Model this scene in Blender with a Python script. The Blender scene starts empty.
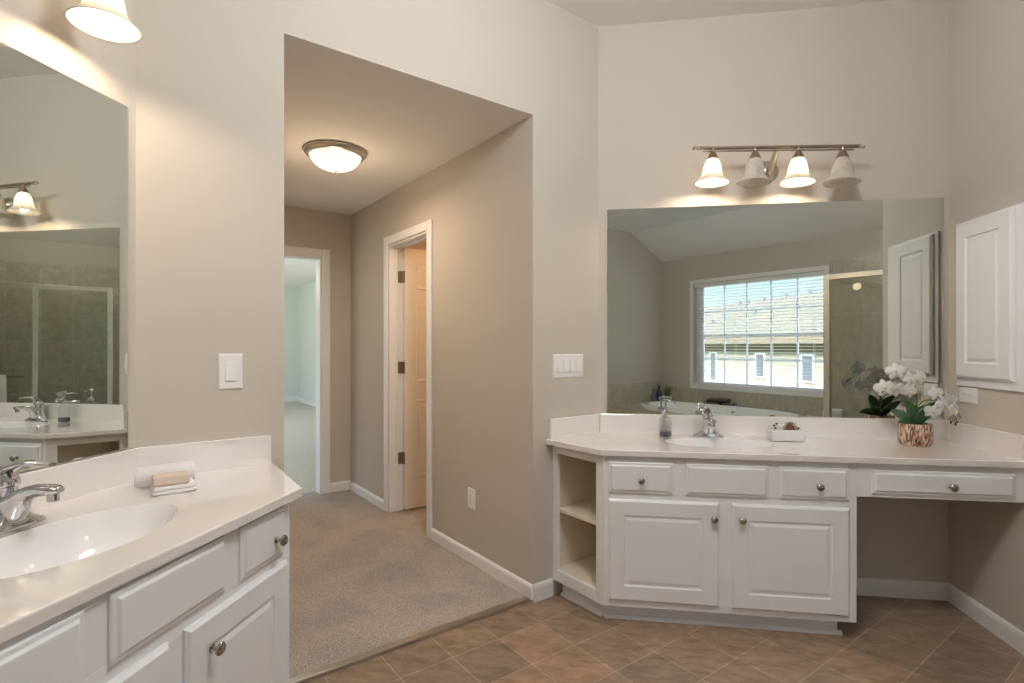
import bpy, bmesh, math, random
from mathutils import Vector, Matrix
random.seed(7)
C = bpy.context.scene.collection
SC = bpy.context.scene
Q = math.sqrt(.5)
PI = math.pi

# ------------------------------------------------------------------ camera
TH = math.radians(8.448)
cd = bpy.data.cameras.new('camera'); cam = bpy.data.objects.new('camera', cd); C.objects.link(cam)
cam.location = (0, 0, 1.28); cam.rotation_euler = (PI/2, 0, TH)
cd.sensor_fit = 'HORIZONTAL'; cd.sensor_width = 36; cd.lens = 36*537.3/1024
cd.shift_y = (345.95-341.5)/1024
cd.clip_start = .02; cd.clip_end = 300
SC.camera = cam

# ------------------------------------------------------------------ world, sun, large lights, exposure
SC.view_settings.view_transform = 'Standard'; SC.view_settings.look = 'None'
SC.view_settings.gamma = 1; SC.view_settings.use_curve_mapping = False
SC.view_settings.exposure = 0.32
SC.cycles.max_bounces = 16; SC.cycles.diffuse_bounces = 6; SC.cycles.glossy_bounces = 8
SC.cycles.transmission_bounces = 10; SC.cycles.transparent_max_bounces = 24
SC.cycles.caustics_reflective = False; SC.cycles.caustics_refractive = False
SC.cycles.sample_clamp_indirect = 6
SC.cycles.use_denoising = True
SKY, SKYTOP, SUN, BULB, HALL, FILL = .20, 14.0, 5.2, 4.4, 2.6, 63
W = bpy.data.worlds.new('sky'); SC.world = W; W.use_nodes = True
nt = W.node_tree; nt.nodes.clear()
out = nt.nodes.new('ShaderNodeOutputWorld'); bg = nt.nodes.new('ShaderNodeBackground')
sky = nt.nodes.new('ShaderNodeTexSky'); sky.sky_type = 'NISHITA'; sky.sun_disc = False
sky.sun_elevation = math.radians(48); sky.sun_rotation = math.radians(-20); sky.air_density = 1.0; sky.dust_density = 1.5
nz = nt.nodes.new('ShaderNodeTexNoise'); nz.inputs['Scale'].default_value = 3.5; nz.inputs['Detail'].default_value = 6
rp = nt.nodes.new('ShaderNodeValToRGB'); rp.color_ramp.elements[0].position = .47; rp.color_ramp.elements[1].position = .68
mx = nt.nodes.new('ShaderNodeMixRGB'); mx.inputs[2].default_value = (5.2, 5.3, 5.5, 1)
tc = nt.nodes.new('ShaderNodeTexCoord')
nt.links.new(tc.outputs['Generated'], nz.inputs['Vector']); nt.links.new(nz.outputs['Fac'], rp.inputs[0])
nt.links.new(rp.outputs[0], mx.inputs[0]); nt.links.new(sky.outputs[0], mx.inputs[1])
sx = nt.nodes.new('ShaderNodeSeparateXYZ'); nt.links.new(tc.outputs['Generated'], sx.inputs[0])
mr = nt.nodes.new('ShaderNodeMapRange'); mr.inputs['From Min'].default_value = .22; mr.inputs['From Max'].default_value = .60   # sky overhead brightened to light the room
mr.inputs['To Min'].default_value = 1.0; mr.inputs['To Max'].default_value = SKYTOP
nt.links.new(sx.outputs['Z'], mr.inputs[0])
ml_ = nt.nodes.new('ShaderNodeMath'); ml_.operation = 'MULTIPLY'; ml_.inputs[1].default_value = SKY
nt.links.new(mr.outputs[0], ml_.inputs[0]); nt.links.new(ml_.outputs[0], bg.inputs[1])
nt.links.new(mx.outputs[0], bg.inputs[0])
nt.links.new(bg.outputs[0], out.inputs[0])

def light(name, kind, loc, power, color, size=.03, rot=None, parent=None):
    l = bpy.data.lights.new(name, kind); o = bpy.data.objects.new(name, l); C.objects.link(o)
    l.energy = power; l.color = color
    if kind == 'POINT': l.shadow_soft_size = size
    if kind == 'SUN': l.angle = math.radians(.6)
    if kind == 'AREA': l.size = size
    o.location = loc
    if rot: o.rotation_euler = rot
    if parent: o.parent = parent
    return o
sun = light('sun', 'SUN', (0, 0, 12), SUN, (1, .95, .88))
sun.rotation_euler = Vector((.66, .06, -.45)).to_track_quat('-Z', 'Y').to_euler()

# ------------------------------------------------------------------ frame of the diagonal walls
XA, D = .036, 3.002
XL, XR = -1.443, 1.779
S, L = -3.525, 5.08
ZC, ZW, ZH = 3.041, 2.653, 2.438
def P2(a, b): return (XA + Q*a - Q*b, D + Q*a + Q*b)
def V3(a, b, z): p = P2(a, b); return Vector((p[0], p[1], z))
U = Vector((Q, Q, 0)); Vv = Vector((-Q, Q, 0)); Z = Vector((0, 0, 1)); X = Vector((1, 0, 0)); Y = Vector((0, 1, 0))

def portal(loc, nd, w, h):
    o = light('daylight_portal', 'AREA', loc, 0, (1, 1, 1), w); l = o.data; l.shape = 'RECTANGLE'; l.size_y = h
    l.cycles.is_portal = True; o.rotation_euler = nd.to_track_quat('-Z', 'Y').to_euler()
portal(V3(S+1.555, -L-.101, 1.462), Vv, 1.91, 1.545)
portal(V3(-4.601, 6.6, 1.4), U, 6.8, 2.0)

# ------------------------------------------------------------------ materials
def mat(name, col, rough=.5, metal=0., spec=.5, coat=0., noise=None, bump=None):
    m = bpy.data.materials.new(name); m.use_nodes = True
    n = m.node_tree.nodes; l = m.node_tree.links; p = n['Principled BSDF']
    p.inputs['Base Color'].default_value = (*col, 1); p.inputs['Roughness'].default_value = rough
    p.inputs['Metallic'].default_value = metal; p.inputs['Specular IOR Level'].default_value = spec
    p.inputs['Coat Weight'].default_value = coat; p.inputs['Coat Roughness'].default_value = .05
    if noise:
        c2, sc = noise
        t = n.new('ShaderNodeTexNoise'); t.inputs['Scale'].default_value = sc; t.inputs['Detail'].default_value = 5
        tc = n.new('ShaderNodeTexCoord'); l.new(tc.outputs['Object'], t.inputs['Vector'])
        mx = n.new('ShaderNodeMixRGB'); mx.inputs[1].default_value = (*col, 1); mx.inputs[2].default_value = (*c2, 1)
        rp = n.new('ShaderNodeValToRGB'); rp.color_ramp.elements[0].position = .35; rp.color_ramp.elements[1].position = .65
        l.new(t.outputs['Fac'], rp.inputs[0]); l.new(rp.outputs[0], mx.inputs[0]); l.new(mx.outputs[0], p.inputs['Base Color'])
    if bump:
        sc, st = bump
        t = n.new('ShaderNodeTexNoise'); t.inputs['Scale'].default_value = sc; t.inputs['Detail'].default_value = 3
        tc = n.new('ShaderNodeTexCoord'); l.new(tc.outputs['Object'], t.inputs['Vector'])
        b = n.new('ShaderNodeBump'); b.inputs['Strength'].default_value = st; b.inputs['Distance'].default_value = .01
        l.new(t.outputs['Fac'], b.inputs['Height']); l.new(b.outputs[0], p.inputs['Normal'])
    return m
M = {}
M['wall'] = mat('greige wall paint', (.56, .515, .452), .75, bump=(90, .04))
M['pale'] = mat('pale bedroom paint', (.74, .77, .73), .8)  # wall colour lightened to lift the bedroom's brightness
M['carpet_pale'] = mat('pale bedroom carpet', (.60, .58, .53), .97, spec=.1, noise=((.54, .52, .47), 40), bump=(240, .5))  # lighter copy of the carpet, stands in for stronger bedroom daylight
M['ceiling'] = mat('ceiling paint', (.86, .84, .81), .85, bump=(70, .05))
M['trim'] = mat('white trim paint', (.84, .84, .84), .35)
M['cabinet'] = mat('white cabinet paint', (.82, .835, .86), .32)
M['cabinet_interior'] = mat('almond shelf laminate', (.74, .67, .55), .5)
M['marble'] = mat('cultured marble', (.86, .84, .83), .07, coat=1.0, noise=((.83, .80, .78), 3))
M['slab'] = mat('marble top with warm reflection', (.845, .81, .785), .06, coat=1.0, noise=((.82, .785, .755), 3))  # same marble as the splashes, warm reflected light tinted into the colour
M['basin'] = mat('gloss white basin', (.86, .86, .87), .06, coat=.6)
M['chrome'] = mat('polished chrome', (.64, .64, .66), .06, 1)
M['rail'] = mat('satin shower rail', (.86, .86, .84), .24, 1)
M['nickel'] = mat('brushed nickel', (.56, .52, .47), .28, 1)
M['bronze'] = mat('dark bronze', (.10, .085, .07), .35, .8)
M['hinge'] = mat('antique nickel', (.30, .24, .18), .4, .7)
M['knob'] = mat('polished nickel', (.42, .40, .37), .14, 1)
M['cup'] = mat('dark brushed nickel', (.34, .28, .22), .32, 1)
M['slot'] = mat('recessed slot', (.30, .28, .26), .6)
M['plate'] = mat('white plastic', (.84, .84, .85), .3)
M['porcelain'] = mat('white acrylic', (.86, .87, .87), .12, coat=.4)
M['mirror'] = mat('silvered mirror', (.77, .81, .76), .0, 1)
M['towel'] = mat('white terry cloth', (.87, .87, .89), .95, bump=(320, .5))
M['soap'] = mat('tan soap', (.72, .60, .48), .55)
M['leaf'] = mat('orchid leaf', (.018, .06, .022), .35, noise=((.03, .10, .03), 12))
M['grass'] = mat('bright plant', (.035, .15, .02), .5, noise=((.07, .24, .04), 30))
M['stem'] = mat('green stem', (.14, .22, .05), .5)
M['petal'] = None
M['lip'] = mat('yellow green lip', (.72, .70, .42), .5)
M['bud'] = mat('dark bud', (.10, .06, .06), .5)
M['soil'] = mat('dark moss', (.05, .045, .02), .9)
M['bluebottle'] = mat('cobalt bottle', (.025, .05, .17), .15, coat=.5)
M['greybottle'] = mat('smoky bottle', (.16, .18, .20), .2)
M['liquid'] = mat('grey liquid soap', (.10, .11, .12), .15)
M['dark'] = mat('dark plastic', (.02, .02, .022), .3)
M['door'] = mat('white door paint', (.80, .76, .68), .4)
M['roof'] = None
M['siding'] = None
M['shutter'] = mat('dark shutter', (.10, .11, .13), .6)
M['lawn'] = mat('lawn', (.13, .15, .07), .9, noise=((.18, .19, .11), 2))
M['brown'] = mat('dried brown flower', (.28, .17, .10), .7, noise=((.12, .06, .03), 60))
M['housetrim'] = mat('house trim', (.16, .125, .085), .6)

def glassmat(name, tint, refl=.06):
    m = bpy.data.materials.new(name); m.use_nodes = True; n = m.node_tree.nodes; l = m.node_tree.links; n.clear()
    o = n.new('ShaderNodeOutputMaterial'); t = n.new('ShaderNodeBsdfTransparent'); t.inputs[0].default_value = (*tint, 1)
    g = n.new('ShaderNodeBsdfGlossy'); g.inputs['Roughness'].default_value = .01; g.inputs[0].default_value = (1, 1, 1, 1)
    mx = n.new('ShaderNodeMixShader'); f = n.new('ShaderNodeLayerWeight'); f.inputs[0].default_value = .5
    pw = n.new('ShaderNodeMath'); pw.operation = 'POWER'; pw.inputs[1].default_value = 5; ma = n.new('ShaderNodeMath'); ma.operation = 'MULTIPLY_ADD'
    ma.inputs[1].default_value = .9-refl; ma.inputs[2].default_value = refl*.6
    l.new(f.outputs['Facing'], pw.inputs[0]); l.new(pw.outputs[0], ma.inputs[0])
    l.new(ma.outputs[0], mx.inputs[0]); l.new(t.outputs[0], mx.inputs[1]); l.new(g.outputs[0], mx.inputs[2]); l.new(mx.outputs[0], o.inputs[0])
    return m
M['glass'] = glassmat('window glass', (.97, .98, .98))
M['shower_glass'] = glassmat('shower glass', (.955, .965, .955))
M['bottle_glass'] = glassmat('soap bottle glass', (.86, .88, .90), .12)

def shademat(name, t_w=.6):
    m = bpy.data.materials.new(name); m.use_nodes = True; n = m.node_tree.nodes; l = m.node_tree.links; n.clear()
    o = n.new('ShaderNodeOutputMaterial'); d = n.new('ShaderNodeBsdfDiffuse'); t = n.new('ShaderNodeBsdfTranslucent'); g = n.new('ShaderNodeBsdfGlossy')
    g.inputs['Roughness'].default_value = .25
    tx = n.new('ShaderNodeTexNoise'); tx.inputs['Scale'].default_value = 22; tx.inputs['Detail'].default_value = 4; tx.inputs['Distortion'].default_value = 1.2
    tc = n.new('ShaderNodeTexCoord'); l.new(tc.outputs['Object'], tx.inputs['Vector'])
    rp = n.new('ShaderNodeValToRGB'); rp.color_ramp.elements[0].color = (.80, .74, .66, 1); rp.color_ramp.elements[1].color = (.93, .91, .86, 1)
    rp.color_ramp.elements[0].position = .35; rp.color_ramp.elements[1].position = .6
    l.new(tx.outputs['Fac'], rp.inputs[0]); l.new(rp.outputs[0], d.inputs[0]); l.new(rp.outputs[0], t.inputs[0])
    m1 = n.new('ShaderNodeMixShader'); m1.inputs[0].default_value = t_w; m2 = n.new('ShaderNodeMixShader'); m2.inputs[0].default_value = .05
    l.new(d.outputs[0], m1.inputs[1]); l.new(t.outputs[0], m1.inputs[2]); l.new(m1.outputs[0], m2.inputs[1]); l.new(g.outputs[0], m2.inputs[2]); l.new(m2.outputs[0], o.inputs[0])
    return m
M['shade'] = shademat('alabaster glass')
M['petal'] = shademat('white petal', .35)
for nd_ in M['petal'].node_tree.nodes:
    if nd_.type == 'VALTORGB': nd_.color_ramp.elements[0].color = (.88, .87, .85, 1); nd_.color_ramp.elements[1].color = (.92, .92, .91, 1)

M['bowl'] = shademat('glowing alabaster bowl')
n_ = M['bowl'].node_tree.nodes; l_ = M['bowl'].node_tree.links
em_ = n_.new('ShaderNodeEmission'); em_.inputs[0].default_value = (1, .80, .56, 1); em_.inputs[1].default_value = .75
ad_ = n_.new('ShaderNodeAddShader'); ou_ = [x for x in n_ if x.type == 'OUTPUT_MATERIAL'][0]
l_.new(ou_.inputs[0].links[0].from_socket, ad_.inputs[0]); l_.new(em_.outputs[0], ad_.inputs[1]); l_.new(ad_.outputs[0], ou_.inputs[0])

def emit(name, col, st):
    m = bpy.data.materials.new(name); m.use_nodes = True; n = m.node_tree.nodes; p = n['Principled BSDF']
    p.inputs['Base Color'].default_value = (.9, .88, .8, 1); p.inputs['Emission Color'].default_value = (*col, 1); p.inputs['Emission Strength'].default_value = st
    return m
M['bulb_on'] = emit('lit bulb', (1, .86, .66), 14)
M['bulb_off'] = mat('frosted bulb', (.85, .83, .78), .3)

def tilemat(name, size, off, rot, c1, c2, grout, gw, rough, mott, vertical=False, bumpy=.25):
    m = bpy.data.materials.new(name); m.use_nodes = True; n = m.node_tree.nodes; l = m.node_tree.links; p = n['Principled BSDF']
    tc = n.new('ShaderNodeTexCoord'); mp = n.new('ShaderNodeMapping')
    l.new(tc.outputs['Object'], mp.inputs['Vector']); mp.inputs['Rotation'].default_value = (0, 0, rot); mp.inputs['Location'].default_value = (*off, 0)
    src = mp.outputs[0]
    if vertical:     # (along the wall, height)
        sp = n.new('ShaderNodeSeparateXYZ'); cb = n.new('ShaderNodeCombineXYZ'); ad = n.new('ShaderNodeMath'); ad.operation = 'ADD'
        l.new(src, sp.inputs[0]); l.new(sp.outputs[0], ad.inputs[0]); l.new(sp.outputs[1], ad.inputs[1]); l.new(ad.outputs[0], cb.inputs[0]); l.new(sp.outputs[2], cb.inputs[1]); src = cb.outputs[0]
    b = n.new('ShaderNodeTexBrick'); b.offset = 0; b.squash = 1
    b.inputs['Scale'].default_value = 1; b.inputs['Brick Width'].default_value = size; b.inputs['Row Height'].default_value = size
    b.inputs['Mortar Size'].default_value = gw; b.inputs['Mortar Smooth'].default_value = .3; b.inputs['Bias'].default_value = 0
    b.inputs['Color1'].default_value = (*c1, 1); b.inputs['Color2'].default_value = (*c2, 1); b.inputs['Mortar'].default_value = (*grout, 1)
    l.new(src, b.inputs['Vector'])
    t = n.new('ShaderNodeTexNoise'); t.inputs['Scale'].default_value = 9; t.inputs['Detail'].default_value = 7; t.inputs['Distortion'].default_value = .8; t.inputs['Roughness'].default_value = .65
    st = n.new('ShaderNodeMapping'); st.inputs['Scale'].default_value = (1, 2.2, 1); l.new(tc.outputs['Object'], st.inputs['Vector']); l.new(st.outputs[0], t.inputs['Vector'])
    rp = n.new('ShaderNodeValToRGB'); rp.color_ramp.elements[0].position = .32; rp.color_ramp.elements[1].position = .68
    rp.color_ramp.elements[0].color = (*[mott[0]]*3, 1); rp.color_ramp.elements[1].color = (*[mott[1]]*3, 1)
    l.new(t.outputs['Fac'], rp.inputs[0])
    mu = n.new('ShaderNodeMixRGB'); mu.blend_type = 'MULTIPLY'; mu.inputs[0].default_value = 1
    l.new(b.outputs['Color'], mu.inputs[1]); l.new(rp.outputs[0], mu.inputs[2]); l.new(mu.outputs[0], p.inputs['Base Color'])
    p.inputs['Roughness'].default_value = rough
    bp = n.new('ShaderNodeBump'); bp.inputs['Strength'].default_value = bumpy; bp.inputs['Distance'].default_value = .004; bp.invert = True
    l.new(b.outputs['Fac'], bp.inputs['Height']); l.new(bp.outputs[0], p.inputs['Normal'])
    return m
M['tile'] = tilemat('brown slate-look tile', .2325, (-2.148+1.028, -2.097+1.34), -PI/4, (.34, .225, .145), (.24, .175, .125), (.44, .36, .28), .0022, .33, (.66, 1.30))
M['wall_tile'] = tilemat('beige wall tile', .335, (0, 0), -PI/4, (.50, .46, .37), (.45, .41, .33), (.58, .54, .46), .004, .3, (.82, 1.15), True)

def carpetmat():
    m = mat('beige carpet', (.37, .315, .27), .97, spec=.1)
    n = m.node_tree.nodes; l = m.node_tree.links; p = n['Principled BSDF']
    tc = n.new('ShaderNodeTexCoord')
    a = n.new('ShaderNodeTexNoise'); a.inputs['Scale'].default_value = 150; a.inputs['Detail'].default_value = 3
    b = n.new('ShaderNodeTexNoise'); b.inputs['Scale'].default_value = 3.2; b.inputs['Detail'].default_value = 6; b.inputs['Distortion'].default_value = .3
    for t in (a, b): l.new(tc.outputs['Object'], t.inputs['Vector'])
    r1 = n.new('ShaderNodeValToRGB'); r1.color_ramp.elements[0].position = .3; r1.color_ramp.elements[1].position = .7
    r1.color_ramp.elements[0].color = (.26, .23, .21, 1); r1.color_ramp.elements[1].color = (.56, .50, .455, 1)
    r2 = n.new('ShaderNodeValToRGB'); r2.color_ramp.elements[0].position = .38; r2.color_ramp.elements[1].position = .55
    r2.color_ramp.elements[0].color = (.90, .90, .92, 1); r2.color_ramp.elements[1].color = (1.05, 1.03, 1.0, 1)
    mu = n.new('ShaderNodeMixRGB'); mu.blend_type = 'MULTIPLY'; mu.inputs[0].default_value = 1
    l.new(a.outputs['Fac'], r1.inputs[0]); l.new(b.outputs['Fac'], r2.inputs[0]); l.new(r1.outputs[0], mu.inputs[1]); l.new(r2.outputs[0], mu.inputs[2]); l.new(mu.outputs[0], p.inputs['Base Color'])
    bp = n.new('ShaderNodeBump'); bp.inputs['Strength'].default_value = .6; bp.inputs['Distance'].default_value = .008
    l.new(a.outputs['Fac'], bp.inputs['Height']); l.new(bp.outputs[0], p.inputs['Normal'])
    return m
M['carpet'] = carpetmat()

def striped(name, c1, c2, size, gw, rough=.7):
    m = bpy.data.materials.new(name); m.use_nodes = True; n = m.node_tree.nodes; l = m.node_tree.links; p = n['Principled BSDF']
    tc = n.new('ShaderNodeTexCoord'); sp = n.new('ShaderNodeSeparateXYZ'); l.new(tc.outputs['Object'], sp.inputs[0])
    cb = n.new('ShaderNodeCombineXYZ'); ad = n.new('ShaderNodeMath'); ad.operation = 'ADD'
    l.new(sp.outputs[0], ad.inputs[0]); l.new(sp.outputs[1], ad.inputs[1]); l.new(ad.outputs[0], cb.inputs[0]); l.new(sp.outputs[2], cb.inputs[1])
    b = n.new('ShaderNodeTexBrick'); b.inputs['Scale'].default_value = 1; b.inputs['Brick Width'].default_value = size*8; b.inputs['Row Height'].default_value = size
    b.inputs['Mortar Size'].default_value = gw; b.inputs['Color1'].default_value = (*c1, 1); b.inputs['Color2'].default_value = (*[x*.93 for x in c1], 1); b.inputs['Mortar'].default_value = (*c2, 1)
    l.new(cb.outputs[0], b.inputs['Vector']); l.new(b.outputs['Color'], p.inputs['Base Color']); p.inputs['Roughness'].default_value = rough
    return m
M['roof'] = striped('tan shingles', (.082, .068, .04), (.055, .045, .027), .14, .012, .9)
M['siding'] = striped('cream siding', (.36, .32, .255), (.25, .22, .175), .16, .012)

def barkmat():
    m = mat('bark textured pot', (.5, .35, .25), .75)
    n = m.node_tree.nodes; l = m.node_tree.links; p = n['Principled BSDF']
    tc = n.new('ShaderNodeTexCoord'); mp = n.new('ShaderNodeMapping'); mp.inputs['Scale'].default_value = (1, 1, .22); l.new(tc.outputs['Object'], mp.inputs['Vector'])
    t = n.new('ShaderNodeTexNoise'); t.inputs['Scale'].default_value = 75; t.inputs['Detail'].default_value = 5; t.inputs['Distortion'].default_value = 1.6; l.new(mp.outputs[0], t.inputs['Vector'])
    r = n.new('ShaderNodeValToRGB'); e = r.color_ramp.elements
    e[0].position = .36; e[0].color = (.10, .035, .022, 1); e[1].position = .60; e[1].color = (.72, .58, .46, 1)
    k = e.new(.47); k.color = (.36, .18, .11, 1)
    l.new(t.outputs['Fac'], r.inputs[0]); l.new(r.outputs[0], p.inputs['Base Color'])
    b = n.new('ShaderNodeBump'); b.inputs['Strength'].default_value = .9; b.inputs['Distance'].default_value = .006; l.new(t.outputs['Fac'], b.inputs['Height']); l.new(b.outputs[0], p.inputs['Normal'])
    return m
M['bark'] = barkmat()

# ------------------------------------------------------------------ mesh helpers (world coordinates in, parent-relative out)
class MB:
    def __init__(s): s.bm = bmesh.new()
    def face(s, pts):
        vs = [s.bm.verts.new(p) for p in pts]; return s.bm.faces.new(vs)
    def prism(s, poly, z0, z1):
        n = len(poly); lo = [s.bm.verts.new((p[0], p[1], z0)) for p in poly]; hi = [s.bm.verts.new((p[0], p[1], z1)) for p in poly]
        s.bm.faces.new(lo[::-1]); s.bm.faces.new(hi)
        for i in range(n): s.bm.faces.new((lo[i], lo[(i+1) % n], hi[(i+1) % n], hi[i]))
        return s
    def box(s, x0, x1, y0, y1, z0, z1): return s.prism([(x0, y0), (x1, y0), (x1, y1), (x0, y1)], z0, z1)
    def ab(s, a0, a1, b0, b1, z0, z1): return s.prism([P2(a0, b0), P2(a1, b0), P2(a1, b1), P2(a0, b1)], z0, z1)
    def obox(s, c, ex, ey, ez, hx, hy, hz):   # oriented box
        c = Vector(c); v = []
        for k in (-1, 1):
            for i, j in ((-1, -1), (1, -1), (1, 1), (-1, 1)): v.append(s.bm.verts.new(c+ex*hx*i+ey*hy*j+ez*hz*k))
        for f in ((3, 2, 1, 0), (4, 5, 6, 7), (0, 1, 5, 4), (1, 2, 6, 5), (2, 3, 7, 6), (3, 0, 4, 7)): s.bm.faces.new([v[i] for i in f])
        return s
    def loft(s, rings, cap=True, closed=False):
        R = [[s.bm.verts.new(p) for p in r] for r in rings]; n = len(R[0]); m = len(R)
        for i in range(m if closed else m-1):
            A, B = R[i], R[(i+1) % m]
            for j in range(n): s.bm.faces.new((A[j], A[(j+1) % n], B[(j+1) % n], B[j]))
        if cap and not closed:
            s.bm.faces.new(R[0][::-1]); s.bm.faces.new(R[-1])
        return s
    def lathe(s, prof, c, axis=Z, n=28, cap=True, sx=1., sy=1.):
        c = Vector(c); ax = axis.normalized(); e1 = ax.orthogonal().normalized()
        if abs(ax.z) > .99: e1 = X.copy()
        e2 = ax.cross(e1)
        return s.loft([[c+ax*h+e1*(r*sx*math.cos(2*PI*k/n))+e2*(r*sy*math.sin(2*PI*k/n)) for k in range(n)] for r, h in prof], cap)
    def tube(s, path, rad, n=10, flat=None):
        path = [Vector(p) for p in path]; rings = []; m = len(path); ref = None
        for i, p in enumerate(path):
            t = (path[min(i+1, m-1)]-path[max(i-1, 0)]).normalized()
            if ref is None: ref = t.orthogonal().normalized() if abs(t.z) > .95 else t.cross(Z).normalized()
            e1 = (ref-t*ref.dot(t)).normalized(); e2 = t.cross(e1); ref = e1
            r = rad[i] if isinstance(rad, (list, tuple)) else rad
            fl = (flat[i] if isinstance(flat, (list, tuple)) else flat) if flat else 1
            rings.append([p+e1*r*math.cos(2*PI*k/n)+e2*r*fl*math.sin(2*PI*k/n) for k in range(n)])
        return s.loft(rings)
    def sphere(s, c, r, n=14, sz=1.):
        pr = [(max(r*math.sin(PI*i/n), r*.02), -r*sz*math.cos(PI*i/n)) for i in range(n+1)]
        return s.lathe(pr, c, Z, 16)
    def panel(s, o, sd, nd, w, h, prof, back=True):
        """rectangular stepped front: o lower corner, sd along the width, nd outwards; prof = (inset, height)"""
        o = Vector(o); rings = []
        for i, t in prof:
            rings.append([o+sd*i+Z*i+nd*t, o+sd*(w-i)+Z*i+nd*t, o+sd*(w-i)+Z*(h-i)+nd*t, o+sd*i+Z*(h-i)+nd*t])
        return s.loft(rings)
    def build(s, name, m, parent=None, smooth=False, bevel=0, solid=0, sub=0):
        bmesh.ops.recalc_face_normals(s.bm, faces=s.bm.faces)
        if parent is not None:
            bmesh.ops.translate(s.bm, verts=s.bm.verts, vec=-wloc(parent))
        me = bpy.data.meshes.new(name); s.bm.to_mesh(me); s.bm.free()
        o = bpy.data.objects.new(name, me); C.objects.link(o); me.materials.append(m)
        if parent is not None: o.parent = parent
        if smooth:
            for p in me.polygons: p.use_smooth = True
            if smooth != 'all' and not sub: me.set_sharp_from_angle(angle=math.radians(40))
        if solid: md = o.modifiers.new('solid', 'SOLIDIFY'); md.thickness = solid; md.offset = 0
        if bevel: md = o.modifiers.new('bevel', 'BEVEL'); md.width = bevel; md.segments = 2; md.limit_method = 'ANGLE'; md.angle_limit = math.radians(40)
        if sub: md = o.modifiers.new('sub', 'SUBSURF'); md.levels = sub; md.render_levels = sub
        return o
def wloc(o):
    v = Vector((0, 0, 0))
    while o is not None: v += o.location; o = o.parent
    return v
def tag(o, label=None, cat=None, group=None, kind=None):
    if label: o['label'] = label
    if cat: o['category'] = cat
    if group: o['group'] = group
    if kind: o['kind'] = kind
    return o
def thing(name, loc, label, cat, group=None, kind=None):
    o = bpy.data.objects.new(name, None); C.objects.link(o); o.location = loc; o.empty_display_size = .1
    return tag(o, label, cat, group, kind)
def struct(name, mb, m, **k): return tag(mb.build(name, m, **k), kind='structure')
def copy_tree(o, parent=None, loc=None):
    c = o.copy(); C.objects.link(c); c.parent = parent
    if loc is not None: c.location = loc
    for ch in list(o.children): copy_tree(ch, c)
    return c

# ------------------------------------------------------------------ the setting: floors
LOOP = [(XL, 1.523), (XA, D), (XR, D), (XR, 2.37), P2(1.25, -1.679), P2(1.25, -L), P2(S, -L), P2(S, -1.436)]
fl = struct('floor', MB().prism([P2(-3.62, .012), P2(1.34, .012), P2(1.34, -L-.09), P2(-3.62, -L-.09)], -.06, 0), M['tile'])
struct('floor_hall', MB().ab(-1.642, -.463, .05, 2.69, -.06, .012), M['carpet'])
struct('floor_bedroom', MB().ab(-4.6, 1.33, 2.69, 10.77, -.06, .012), M['carpet_pale'])
struct('floor_closet', MB().ab(-.463, 1.3, .2, 2.3, -.06, .011), M['carpet'])
tag(MB().prism([P2(-1.642, .012), P2(-.463, .012), P2(-.463, .05), P2(-1.642, .05)], -.02, .016).build('threshold_strip', M['nickel'], bevel=.004),
    'narrow metal strip where the hall carpet meets the tile floor', 'threshold')
# ceilings
struct('ceiling', MB().ab(-3.7, 1.45, -L+.749, .25, ZC, ZC+.08), M['ceiling'])
mb = MB()
o0, o1 = -L-.12, -L+.749
zs = ZW-(ZC-ZW)*.12/.749
mb.loft([[V3(a, o0, zs), V3(a, o1, ZC), V3(a, o1, ZC+.08), V3(a, o0, zs+.08)] for a in (-3.7, 1.45)])
struct('ceiling_slope', mb, M['ceiling'])
struct('ceiling_hall', MB().ab(-1.75, -.35, .116, 2.69, ZH, ZH+.08).ab(-1.6419, -.4631, .0005, .116, ZH, ZH+.0035), M['ceiling'])
struct('ceiling_bedroom', MB().ab(-4.6, 1.33, 2.69, 10.8, 2.63, 2.7), M['ceiling'])
struct('ceiling_closet', MB().ab(-.348, 1.3, .2, 2.3, ZH+.002, ZH+.08), M['ceiling'])

# walls of the bathroom
T = .115
struct('wall_left', MB().box(XL-.1, XL, -.56, 1.56, -.06, ZC), M['wall'])
struct('wall_back', MB().box(XA-.02, XR+.1, D, D+.1, -.06, ZC), M['wall'])
struct('wall_right', MB().box(XR, XR+.1, 2.37, D, -.06, ZC), M['wall'])
struct('wall_diagonal', MB().ab(-2.092, -1.642, 0, T, -.06, ZC).ab(-1.642, -.463, 0, T, ZH+.004, ZC).ab(-.463, .0, 0, T, -.06, ZC), M['wall'])
struct('wall_return', MB().prism([P2(.786, -1.679), P2(1.35, -1.679), P2(1.35, -1.6), P2(.868, -1.6)], -.06, ZC), M['wall'])
struct('wall_shower', MB().ab(1.25, 1.35, -L-.1, -1.679, -.06, ZC), M['wall'])
struct('wall_side', MB().ab(S-.1, S, -L-.1, -1.40, -.06, ZC), M['wall'])
wa0, wa1, wz0, wz1 = S+.60, S+2.51, .69, 2.235
struct('wall_window', MB().ab(S-.1, wa0, -L-.1, -L, -.06, ZC).ab(wa1, 1.35, -L-.1, -L, -.06, ZC).ab(wa0, wa1, -L-.1, -L, -.06, wz0).ab(wa0, wa1, -L-.1, -L, wz1, ZC), M['wall'])
# shower and tub tile
struct('wall_tile_window', MB().ab(wa1+.07, 1.25, -L, -L+.012, 0, 2.36).ab(S, wa1+.07, -L, -L+.012, .38, .622), M['wall_tile'])
struct('wall_tile_side', MB().ab(S, S+.012, -L+.012, -L+1.244, .38, .70), M['wall_tile'])
struct('wall_tile_shower', MB().ab(1.238, 1.25, -L+.012, -2.55, 0, 2.36), M['wall_tile'])

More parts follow.
